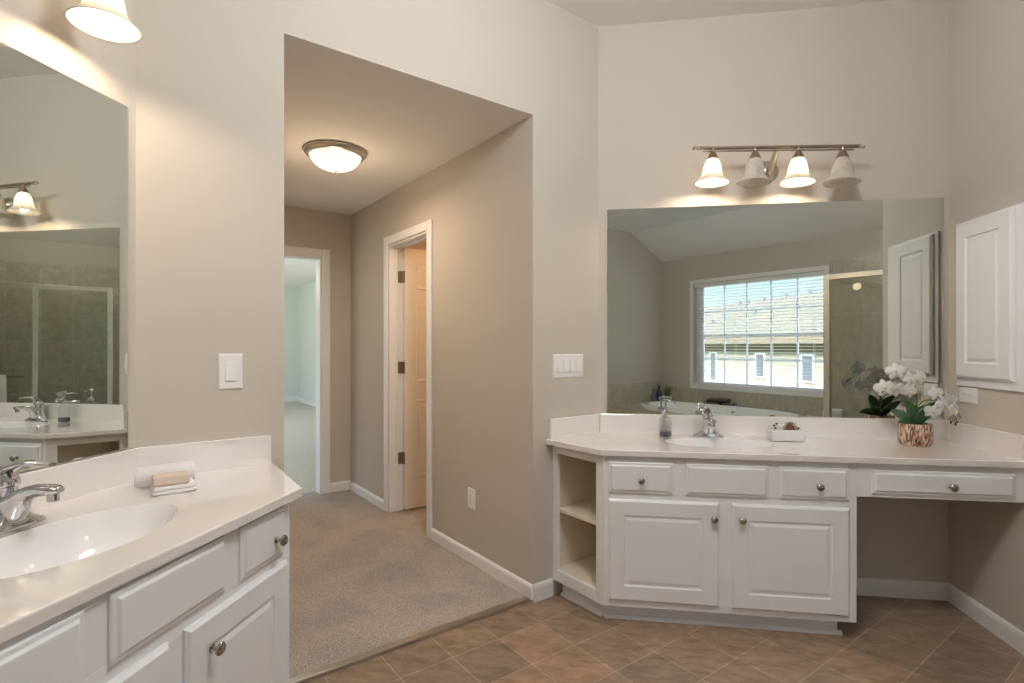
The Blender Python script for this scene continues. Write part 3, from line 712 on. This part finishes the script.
plate('light_switch', V3(-1.82, 0, 1.191), U, -Vv, .076, .124, 'single rocker light switch on the wall above the towel counter', 'switch', ('rocker', 1))
plate('light_switch', V3(-.2255, 0, 1.1755), U, -Vv, .215, .124, 'wide four-rocker switch plate beside the large mirror', 'switch', ('rocker', 4))
plate('wall_outlet', V3(-.463, .570, .386), Vv, -U, .080, .120, 'white outlet low on the hall wall near the carpet', 'outlet', ('outlet', 'v'))
plate('wall_outlet', (XR, 2.856, 1.045), -Y, -X, .122, .076, 'white outlet on the wall just under the small wall cabinet', 'outlet', ('outlet', 'h'))

# ------------------------------------------------------------------ wall cabinet on the right wall
wc = thing('wall_cabinet', (XR, 2.74, 1.09), 'cream wall cabinet with one raised-panel door hung above the makeup desk', 'cabinet')
MB().box(XR-.012, XR, 2.45, 2.925, 1.088, 1.875).build('face_frame', M['cabinet'], wc, bevel=.002)
f = MB().panel((XR-.012, 2.902, 1.128), -Y, -X, .355, .735, [(0, 0), (0, .012), (.005, .016), (.010, .021), (.070, .021), (.074, .014), (.082, .014), (.094, .019)]).build('door', M['cabinet'], wc, bevel=.001)

# ------------------------------------------------------------------ things on the counters
sd_ = thing('soap_dispenser', (.382, 2.905, .8055), 'clear glass soap pump bottle with chrome top beside the basin', 'soap dispenser')
c = Vector((.382, 2.905, .8055))
MB().lathe([(.029, 0), (.032, .004), (.032, .082), (.030, .092), (.022, .102), (.015, .108), (.014, .118)], c, n=28).build('bottle', M['bottle_glass'], sd_, smooth=True)
MB().lathe([(.0285, .003), (.030, .006), (.030, .028), (.029, .0285), (.002, .0285)], c, n=28).build('liquid', M['liquid'], sd_, smooth=True)
mb = MB().lathe([(.017, .112), (.018, .114), (.018, .132), (.012, .136), (.006, .138), (.006, .176), (.012, .178), (.012, .188), (.008, .192), (.001, .192)], c, n=20)
mb.build('pump', M['chrome'], sd_, smooth=True)
MB().tube([c+Z*.184, c+Z*.185+X*.02, c+Z*.183+X*.04, c+Z*.174+X*.05], [.006, .0055, .005, .004], 10).build('nozzle', M['chrome'], sd_, smooth=True)

# wrapped white bundle with a dried flower on top
tb = thing('cloth_bundle', (.962, 2.885, .8055), 'small white folded bundle topped with a brown dried flower, behind the basin', 'decoration')
c = Vector((.962, 2.875, .8055))
MB().obox(c+Z*.028, X, Y, Z, .078, .045, .027).build('folded_cloth', M['towel'], tb, bevel=.008)
MB().obox(c+Z*.066+Y*.02, X, Y, Z, .066, .020, .011).build('folded_cloth', M['towel'], tb, bevel=.006)
mb = MB()
for k in range(11):
    t = -PI*.05+PI*1.1*k/10; d = Vector((math.cos(t), -.1, math.sin(t)))
    mb.tube([c+Vector((.018, -.015, .060))+d*.004, c+Vector((.018, -.018, .060))+d*.016, c+Vector((.018, -.015, .060))+d*.036], [.002, .0065, .004], 8, .5)
mb.sphere(c+Vector((.018, -.02, .062)), .010)
mb.build('dried_flower', M['brown'], tb, smooth=True)
for dx, dz in ((-.050, .062), (-.044, .084), (-.056, .075), (.058, .064)):
    MB().sphere(c+Vector((dx, -.012, dz)), .006).build('dark_bead', M['brown'], tb, smooth='all')

# orchid
oc = Vector((1.535, 2.835, .8055))
oroot = thing('potted_orchid', oc, 'white orchid with dark green leaves in a bark-textured brown pot on the counter', 'potted plant')
n_ = 40; rings = []
for i, (r_, h) in enumerate([(.060, 0), (.066, .006), (.070, .03), (.072, .055), (.071, .080), (.070, .098), (.067, .104), (.062, .102), (.060, .088)]):
    rings.append([oc+Vector((math.cos(2*PI*k/n_)*r_*(1+.02*math.sin(k*2.9)), math.sin(2*PI*k/n_)*r_*.85*(1+.02*math.sin(k*2.9)), h)) for k in range(n_)])
MB().loft(rings).build('pot', M['bark'], oroot, smooth=True)
MB().lathe([(.058, .088), (.05, .096), (.03, .10), (.002, .10)], oc, n=20, sy=.84).build('moss', M['soil'], oroot, smooth='all')
def leafblade(path, w, name='leaf', m='leaf'):
    path = [Vector(p) for p in path]; m_ = len(path); mb = MB(); rows = []
    for i, p in enumerate(path):
        t = i/(m_-1); d = (path[min(i+1, m_-1)]-path[max(i-1, 0)]).normalized()
        sdv = d.cross(Vector((0, -1, .25))).normalized(); nn = sdv.cross(d)
        ww = w*(math.sin(PI*min(max(t*.93+.05, .02), .985))**.7)
        rows.append([mb.bm.verts.new(p+sdv*ww*s_+nn*(.18*ww*abs(s_))) for s_ in (-1, -.5, 0, .5, 1)])
    for i in range(m_-1):
        for j in range(4): mb.bm.faces.new((rows[i][j], rows[i][j+1], rows[i+1][j+1], rows[i+1][j]))
    return mb.build(name, M[m], oroot, smooth='all', solid=.0025)
def bez(p0, p1, p2, n=9):
    p0, p1, p2 = Vector(p0), Vector(p1), Vector(p2); return [p0*(1-t)**2+p1*2*t*(1-t)+p2*t*t for t in [i/(n-1) for i in range(n)]]
b0 = oc+Z*.092
leafblade(bez(b0, b0+Vector((-.012, -.012, .07)), b0+Vector((-.048, -.010, .118))), .026)
leafblade(bez(b0, b0+Vector((.018, -.02, .06)), b0+Vector((.082, -.015, .115))), .027)
leafblade(bez(b0, b0+Vector((-.03, -.02, .042)), b0+Vector((-.088, -.03, .018))), .020)
leafblade(bez(b0, b0+Vector((.03, .03, .05)), b0+Vector((.070, .060, .090))), .022)
leafblade(bez(b0, b0+Vector((-.03, .04, .05)), b0+Vector((-.075, .065, .065))), .022)
leafblade(bez(b0, b0+Vector((.002, .0, .06)), b0+Vector((.006, .0, .115))), .008)
stemL = bez(b0, b0+Vector((.03, .0, .22)), b0+Vector((-.055, -.02, .235)), 14)+bez(b0+Vector((-.055, -.02, .235)), b0+Vector((-.12, -.03, .235)), b0+Vector((-.165, -.04, .16)), 10)[1:]
stemR = bez(b0, b0+Vector((.0, .0, .13)), b0+Vector((.06, -.005, .125)), 12)+bez(b0+Vector((.06, -.005, .125)), b0+Vector((.15, -.02, .13)), b0+Vector((.180, -.03, .045)), 12)[1:]
MB().tube(stemL, [.003]*len(stemL), 8).build('stem', M['stem'], oroot, smooth=True)
MB().tube(stemR, [.003]*len(stemR), 8).build('stem', M['stem'], oroot, smooth=True)
def petal(mb, c, d, nrm, ln, wd, cup):
    sdv = d.cross(nrm).normalized(); rows = []; N = 7
    for i in range(N):
        t = i/(N-1); ww = wd*(math.sin(PI*(.06+.90*t))**.62)
        cen = c+d*(ln*t)+nrm*(cup*t*t)
        rows.append([mb.bm.verts.new(cen+sdv*ww*s_-nrm*(.25*ww*s_*s_)) for s_ in (-1, -.5, 0, .5, 1)])
    for i in range(N-1):
        for j in range(4): mb.bm.faces.new((rows[i][j], rows[i][j+1], rows[i+1][j+1], rows[i+1][j]))
def blossom(c, nrm, size, roll=0):
    c = Vector(c); nrm = Vector(nrm).normalized(); up = (Z-nrm*nrm.z).normalized(); rt = up.cross(nrm)
    mb = MB()
    for ang, ln, wd in ((90, 1.05, .36), (12, 1.12, .58), (168, 1.12, .58), (-52, 1.05, .34), (-128, 1.05, .34)):
        t = math.radians(ang)+roll; petal(mb, c, rt*math.cos(t)+up*math.sin(t), nrm, size*ln, size*wd, -size*.18+random.uniform(-.1, .1)*size)
    o = mb.build('blossom', M['petal'], oroot, smooth='all', solid=.001)
    t = MB(); t.sphere(c+nrm*.004-up*.003, size*.16, 8, .8); t.tube([c+nrm*.004, c+nrm*.010-up*.006, c+nrm*.012-up*.016], [size*.10, size*.14, size*.05], 8); t.build('lip', M['lip'], o, smooth='all')
    return o
R = random.Random(5)
def wp(px, py, yy):   # place a flower from measured plant proportions
    t = (px-512)/537.3; c_, s_ = math.cos(TH), math.sin(TH); rx, ry = t*c_-s_, t*s_+c_; k = yy/ry
    return Vector((rx*k, yy, 1.28-(py-345.95)/537.3*k))
fl_ = [(896, 371, 2.80, .040, (-.3, -1, .2)), (904, 374, 2.86, .036, (.2, 1, .3)), (884, 388, 2.80, .040, (-.5, -1, -.1)), (898, 389, 2.82, .036, (-.1, -1, .1)), (911, 379, 2.80, .036, (.1, -1, .2)),
       (922, 377, 2.82, .036, (.4, -.9, .2)), (911, 391, 2.79, .034, (.2, -1, -.2)), (903, 383, 2.90, .036, (-.2, 1, .1)), (892, 380, 2.88, .036, (-.6, .8, .1)),
       (937, 393, 2.82, .036, (.1, -1, .3)), (945, 404, 2.80, .038, (.2, -1, .0)), (933, 412, 2.80, .034, (-.2, -1, -.2)), (955, 410, 2.80, .034, (.5, -.9, -.1)), (948, 400, 2.87, .034, (.3, 1, .2)), (936, 406, 2.88, .034, (-.2, 1, 0))]
for px, py, yy, sz, nr in fl_: blossom(wp(px, py, yy), nr, sz, R.uniform(-.4, .4))
for px, py in ((951, 422.5), (957, 422), (955.5, 424.5)):
    p = wp(px, py, 2.805); MB().sphere(p, .005, 8, 1.3).tube([p+Z*.004, p+Vector((-.006, 0, .02))], .0014, 6).build('bud', M['bud'], oroot, smooth='all')

# rolled towel, folded washcloth and soap (lined up with the diagonal wall)
zc_ = .8575
def rolled(a0, a1, b, r, z, name, label, cat, group=None, zmat='towel'):
    root = thing(name, V3((a0+a1)/2, b, z), label, cat, group)
    mb = MB(); turns = 3.2; N = 64; th_ = r/(turns+.2)
    outer, inner = [], []
    for i in range(N):
        t = i/(N-1); ph = t*turns*2*PI; rr = .004+(r-.004)*t
        outer.append((rr*math.cos(ph-PI/2), rr*math.sin(ph-PI/2)))
        rr2 = max(rr-th_*.72, .0015); inner.append((rr2*math.cos(ph-PI/2), rr2*math.sin(ph-PI/2)))
    prof = outer+inner[::-1]; ctr = lambda a: V3(a, b, z+r)
    A_ = [[mb.bm.verts.new(ctr(a)+Vv*y*k_+Z*zz*k_) for y, zz in prof] for a, k_ in ((a0, .86), (a0+.004, .95), (a0+.012, 1), (a1-.012, 1), (a1-.004, .95), (a1, .86))]
    n = len(prof)
    for q_ in range(5):
        for j in range(n): mb.bm.faces.new((A_[q_][j], A_[q_][(j+1) % n], A_[q_+1][(j+1) % n], A_[q_+1][j]))
    for s_ in (0, 5):
        for i in range(N-1): mb.bm.faces.new((A_[s_][i], A_[s_][i+1], A_[s_][n-2-i], A_[s_][n-1-i]))
    mb.build('roll', M[zmat], root, smooth=True)
    return root
tw = rolled(-2.100, -1.945, -.152, .035, zc_, 'rolled_towel', 'white rolled hand towel lying behind the bar of soap', 'towel')
wcl = thing('folded_washcloth', V3(-2.01, -.24, zc_), 'white folded washcloth flat on the counter under the soap', 'washcloth')
mb = MB()
for k, (a0, a1, b0_, b1_) in enumerate(((-2.062, -1.952, -.290, -.190), (-2.058, -1.955, -.288, -.190))):
    mb.obox(V3((a0+a1)/2, (b0_+b1_)/2, zc_+.0055+k*.0105), U, Vv, Z, (a1-a0)/2, (b1_-b0_)/2, .005)
mb.build('cloth', M['towel'], wcl, bevel=.004)
sp_ = MB().obox(V3(-2.014, -.245, zc_+.0225+.0135), U, Vv, Z, .045, .027, .0135)
tag(sp_.build('soap_bar', M['soap'], bevel=.004), 'tan rectangular bar of soap resting on the white washcloth', 'soap')

# ------------------------------------------------------------------ tub and its deck (seen in the mirror)
DZ = .384; dkb = -L+1.244; dka1 = -.55
tx, ty, ra, rb = -2.13, -L+.645, 1.16, .53
td = thing('bathtub', V3(tx, ty, 0), 'white oval drop-in bathtub set in a tiled deck under the window', 'bathtub')
def sup(s_a, s_b, z, n=64, p=2.5):
    return [V3(tx, ty, z)+v for v in [U*ra*s_a*math.copysign(abs(math.cos(2*PI*k/n))**(2/p), math.cos(2*PI*k/n))+Vv*rb*s_b*math.copysign(abs(math.sin(2*PI*k/n))**(2/p), math.sin(2*PI*k/n)) for k in range(n)]]
MB().loft([sup(1, 1, DZ), sup(1.0, 1.0, DZ+.03), sup(.985, .975, DZ+.045), sup(.93, .87, DZ+.045), sup(.90, .82, DZ+.03), sup(.86, .76, DZ-.08), sup(.80, .70, DZ-.25), sup(.70, .58, DZ-.31), sup(.05, .05, DZ-.32)], cap=False).build('tub_shell', M['porcelain'], td, smooth='all')
for ang in (200, 235, 270, 305, 340):
    t = math.radians(ang); p = V3(tx, ty, DZ-.10)+U*ra*.84*math.cos(t)+Vv*rb*.74*math.sin(t); nn = (V3(tx, ty, DZ-.10)-p).normalized()
    MB().lathe([(.022, -.01), (.022, .004), (.012, .006), (.010, .0), (.001, 0)], p, nn, 14).build('jet', M['chrome'], td, smooth=True)
MB().lathe([(.03, 0), (.03, .008), (.02, .012), (.001, .012)], V3(tx, ty-rb*.80, DZ-.05), Vv, 18).build('overflow', M['chrome'], td, smooth=True)
dkroot = MB()
bm = dkroot.bm
op = [V3(S+.0125, -L+.0125, DZ), V3(dka1, -L+.0125, DZ), V3(dka1, dkb, DZ), V3(S+.0125, dkb, DZ)]
ov_ = [bm.verts.new(p) for p in op]; oe = [bm.edges.new((ov_[i], ov_[(i+1) % 4])) for i in range(4)]
ri = [bm.verts.new(p) for p in sup(.97, .95, DZ)]; rE = [bm.edges.new((ri[i], ri[(i+1) % len(ri)])) for i in range(len(ri))]
bmesh.ops.triangle_fill(bm, use_beauty=True, edges=oe+rE)
for f_ in [f_ for f_ in bm.faces if all(v in ri for v in f_.verts)]: bm.faces.remove(f_)
lo = [bm.verts.new((v.co.x, v.co.y, 0)) for v in ov_]
for i in range(4): bm.faces.new((ov_[i], ov_[(i+1) % 4], lo[(i+1) % 4], lo[i]))
M['deck_tile'] = M['wall_tile']
tag(dkroot.build('tub_deck', M['deck_tile']), 'beige tiled platform around the oval bathtub', 'tub deck')
# spout and items on the deck
tf = thing('tub_filler', V3(-2.43, -L+.05, DZ), 'dark low tub spout with two handles on the deck under the window', 'faucet')
p = V3(-2.43, -L+.06, DZ)
MB().lathe([(.032, 0), (.032, .008), (.02, .014), (.02, .085), (.001, .09)], p, n=18).build('riser', M['bronze'], tf, smooth=True)
MB().obox(p+Z*.10+Vv*.045, U, (Vv-Z*.12).normalized(), (Z+Vv*.12).normalized(), .15, .075, .016).build('spout', M['dark'], tf, bevel=.006)
for s_ in (-1, 1):
    q = p+U*s_*.21
    MB().lathe([(.026, 0), (.026, .008), (.014, .014), (.014, .05), (.022, .055), (.022, .066), (.001, .068)], q, n=16).obox(q+Z*.06+U*s_*.025, U, Vv, Z, .03, .007, .005).build('handle', M['bronze'], tf, smooth=True)

gp = V3(S+.225, -L+.15, DZ+.0005)
gr = thing('potted_grass', gp, 'small bright green grass plant in a white square pot on the tub deck', 'potted plant')
MB().loft([[gp+U*w_*i+Vv*w_*j+Z*h for i, j in ((-1, -1), (1, -1), (1, 1), (-1, 1))] for w_, h in ((.042, 0), (.055, .10), (.055, .105), (.049, .105), (.047, .09))]).build('pot', M['porcelain'], gr, bevel=.002)
mb = MB(); R = random.Random(3)
for k in range(80):
    an = R.uniform(0, 2*PI); r0 = .036*math.sqrt(R.random()); tip = R.uniform(.01, .085); hh = R.uniform(.08, .21)
    b_ = gp+Vector((r0*math.cos(an), r0*math.sin(an), .09)); d = Vector((math.cos(an), math.sin(an), 0)); wv = Vector((-d.y, d.x, 0))*.0028
    m_ = b_+d*tip*.3+Z*hh*.6; e = b_+d*tip+Z*hh
    v = [mb.bm.verts.new(q) for q in (b_-wv, b_+wv, m_+wv*.8, m_-wv*.8, e)]
    mb.bm.faces.new(v[:4]); mb.bm.faces.new((v[3], v[2], v[4]))
tag(mb.build('grass_blades', M['grass'], gr), kind='stuff')
def bottle(p, prof, m, label):
    root = thing('bottle', p, label, 'bottle')
    MB().lathe(prof, p, n=24).build('body', M[m], root, smooth=True)
    h = prof[-1][1]; MB().lathe([(prof[-1][0]+.003, h-.012), (prof[-1][0]+.003, h+.012), (.002, h+.013)], p, n=14).build('stopper', M['greybottle'], root, smooth=True)
bottle(V3(S+.085, -L+.175, DZ+.0005), [(.040, 0), (.044, .008), (.044, .12), (.040, .15), (.022, .185), (.018, .20), (.018, .255), (.022, .26)], 'bluebottle', 'cobalt blue bottle standing on the tub deck beside the grass plant')
bottle(V3(S+.080, -L+.315, DZ+.0005), [(.030, 0), (.033, .008), (.033, .11), (.026, .135), (.014, .15), (.012, .19), (.015, .195)], 'greybottle', 'smoky grey bottle on the tub deck next to the blue bottle')
rolled(-.80, -.60, -L+.50, .095, DZ+.0005, 'rolled_towel', 'thick white bath towel rolled up at the shower end of the tub deck', 'towel')

# ------------------------------------------------------------------ shower enclosure (seen in the mirrors)
sa0, sa1, sb, hz = .086, 1.238, -2.575, 1.864
sw = thing('shower_enclosure', V3((sa0+sa1)/2, sb, 0), 'framed glass shower enclosure with bright metal rails next to the tub', 'shower')
MB().ab(sa0-.03, sa1, sb-.05, sb+.05, 0, .10).ab(sa0-.04, sa0+.04, -L+.012, sb-.05, 0, .10).build('curb', M['wall_tile'], sw)
fr_ = MB()
fr_.ab(sa0-.022, sa1, sb-.022, sb+.022, hz-.045, hz).build('header_rail', M['rail'], sw, bevel=.004)
MB().ab(sa0-.02, sa1, sb-.02, sb+.02, .10, .135).build('sill_rail', M['rail'], sw, bevel=.004)
MB().ab(sa0-.024, sa0+.024, sb-.024, sb+.024, .10, hz).build('corner_post', M['rail'], sw, bevel=.004)
MB().ab(.630, .672, sb-.02, sb+.02, .135, hz-.045).build('door_post', M['rail'], sw, bevel=.004)
MB().ab(sa1-.03, sa1, sb-.02, sb+.02, .135, hz-.045).build('wall_jamb', M['rail'], sw, bevel=.004)
MB().ab(sa0-.02, sa0+.02, -L+.012, sb-.02, hz-.04, hz).ab(sa0-.02, sa0+.02, -L+.012, sb-.02, .10, .13).ab(sa0-.02, sa0+.02, -L+.012, -L+.045, .10, hz).build('return_rail', M['rail'], sw, bevel=.003)
MB().ab(sa0+.022, .632, sb-.003, sb+.003, .13, hz-.04).build('glass_panel', M['shower_glass'], sw)
MB().ab(sa0-.003, sa0+.003, -L+.03, sb-.02, .13, hz-.04).build('glass_panel', M['shower_glass'], sw)
gd = MB().ab(.672, sa1-.03, sb-.003, sb+.003, .14, hz-.05).build('glass_door', M['shower_glass'], sw)
p0, p1 = V3(.72, sb+.045, 1.0), V3(1.17, sb+.045, 1.0)
MB().tube([p0, p1], .009, 12).tube([p0+U*.02, p0+U*.02-Vv*.045], .007, 10).tube([p1-U*.02, p1-U*.02-Vv*.045], .007, 10).build('towel_bar', M['chrome'], gd, smooth=True)
ht = thing('hanging_towel', V3(.98, sb+.045, 1.0), 'white towel hung over the bar on the shower door', 'towel')
mb = MB(); rows = []; N = 14
path = [(.013, -.50)]+[(.013, -.50+.5*i/8) for i in range(1, 9)]+[(.009, .010), (0, .014), (-.009, .010)]+[(-.013, -.36*i/6) for i in range(7)]
for a in [.845+.27*i/N for i in range(N+1)]:
    rows.append([mb.bm.verts.new(V3(a, sb+.045+b_*(1+.0*z_), 1.0+z_)+Vv*(.003*math.sin(a*60)*min(1, -z_*3 if z_ < 0 else 0))) for b_, z_ in path])
for i in range(N):
    for j in range(len(path)-1): mb.bm.faces.new((rows[i][j], rows[i][j+1], rows[i+1][j+1], rows[i+1][j]))
mb.build('cloth', M['towel'], ht, smooth='all', solid=.006)

# ------------------------------------------------------------------ outside the window: neighbour house, lawn
nb = thing('neighbour_house', V3(-6.3, -15, -2.6), 'neighbouring cream-sided house with a tan shingle roof, seen through the blinds', 'house')
NE = U*math.cos(math.radians(30))+Vv*math.sin(math.radians(30)); NN = Z.cross(NE); N0 = V3(-6.3, -13.1, 0)
def nbox(mb, s0, s1, t0, t1, z0, z1): return mb.obox(N0+NE*((s0+s1)/2)+NN*((t0+t1)/2)+Z*((z0+z1)/2), NE, NN, Z, (s1-s0)/2, (t1-t0)/2, (z1-z0)/2)
nbox(MB(), -16, 6, -8, 0, -2.6, 1.30).build('wall', M['siding'], nb)
rf = MB()
rf.loft([[N0+NE*s_+NN*t_+Z*z_ for t_, z_ in ((.45, 1.42), (.45, 1.56), (-4, 3.24), (-8.45, 1.56), (-8.45, 1.42))] for s_ in (-16.4, 6.4)])
rf.build('roof', M['roof'], nb)
nbox(nbox(MB(), -16.4, 6.4, .42, .47, 1.34, 1.52), -16, 6, 0, .03, 1.10, 1.34).build('fascia', M['housetrim'], nb)
for s0_, z0_, z1_ in ((-2.66, .12, 1.08), (.15, .40, 1.08), (2.24, .40, 1.08)):
    w_ = nbox(MB(), s0_-.26, s0_+.26, 0, .04, z0_-.05, z1_).build('window', M['trim'], nb)
    nbox(MB(), s0_-.19, s0_+.19, .04, .046, z0_, z1_-.05).build('pane', M['shutter'], w_)
for s_, k in ((-7.5, .93), (-6.6, .90), (-5.6, .92), (-4.2, .93), (-3.0, .95), (-4.9, .35), (-3.1, .5)):
    MB().lathe([(.06, -.08), (.06, .14), (.001, .14)], N0+NE*s_+NN*(.45-4.45*k)+Z*(1.56+1.68*k), n=12).build('roof_vent', M['shutter'], nb)
tag(MB().ab(-70, 60, -60, 70, -2.75, -2.6).build('ground_lawn', M['lawn']), kind='structure')

light('bedroom_fill', 'POINT', V3(-1.2, 7.0, 2.3), 30, (1, .99, .95), .15)  # added lamp without a fixture, brightens the bedroom
light('shower_fill', 'POINT', V3(.68, -3.9, 2.75), 11, (1, .93, .82), .04)  # unseen lamp added to lift the dark shower interior
# closet bulb and an added bathroom dome, out of view, as fill light
light('closet_light', 'POINT', V3(.5, 1.0, 2.2), 12, (1, .55, .26), .08)
dome((.25, 1.15, ZC), 'added frosted glass dome on the bathroom ceiling, out of view, filling the room with light', power=FILL, col=(.985, .99, 1), r=.20, drop=.24, soft=.24)
# groups of look-alikes
for base_, grp in (('vanity_light', 'light bars over the mirrors'), ('faucet', 'basin faucets'), ('wall_mirror', 'frameless mirrors over the counters'), ('vanity_countertop', 'marble countertops'),
                   ('vanity_cabinet', 'white vanity cabinets'), ('light_switch', 'rocker switches'), ('wall_outlet', 'white outlets'), ('bottle', 'bottles on the tub deck'), ('ceiling_light', 'dome ceiling lights')):
    for o in SC.objects:
        if o.parent is None and o.name.split('.')[0] == base_: o['group'] = grp
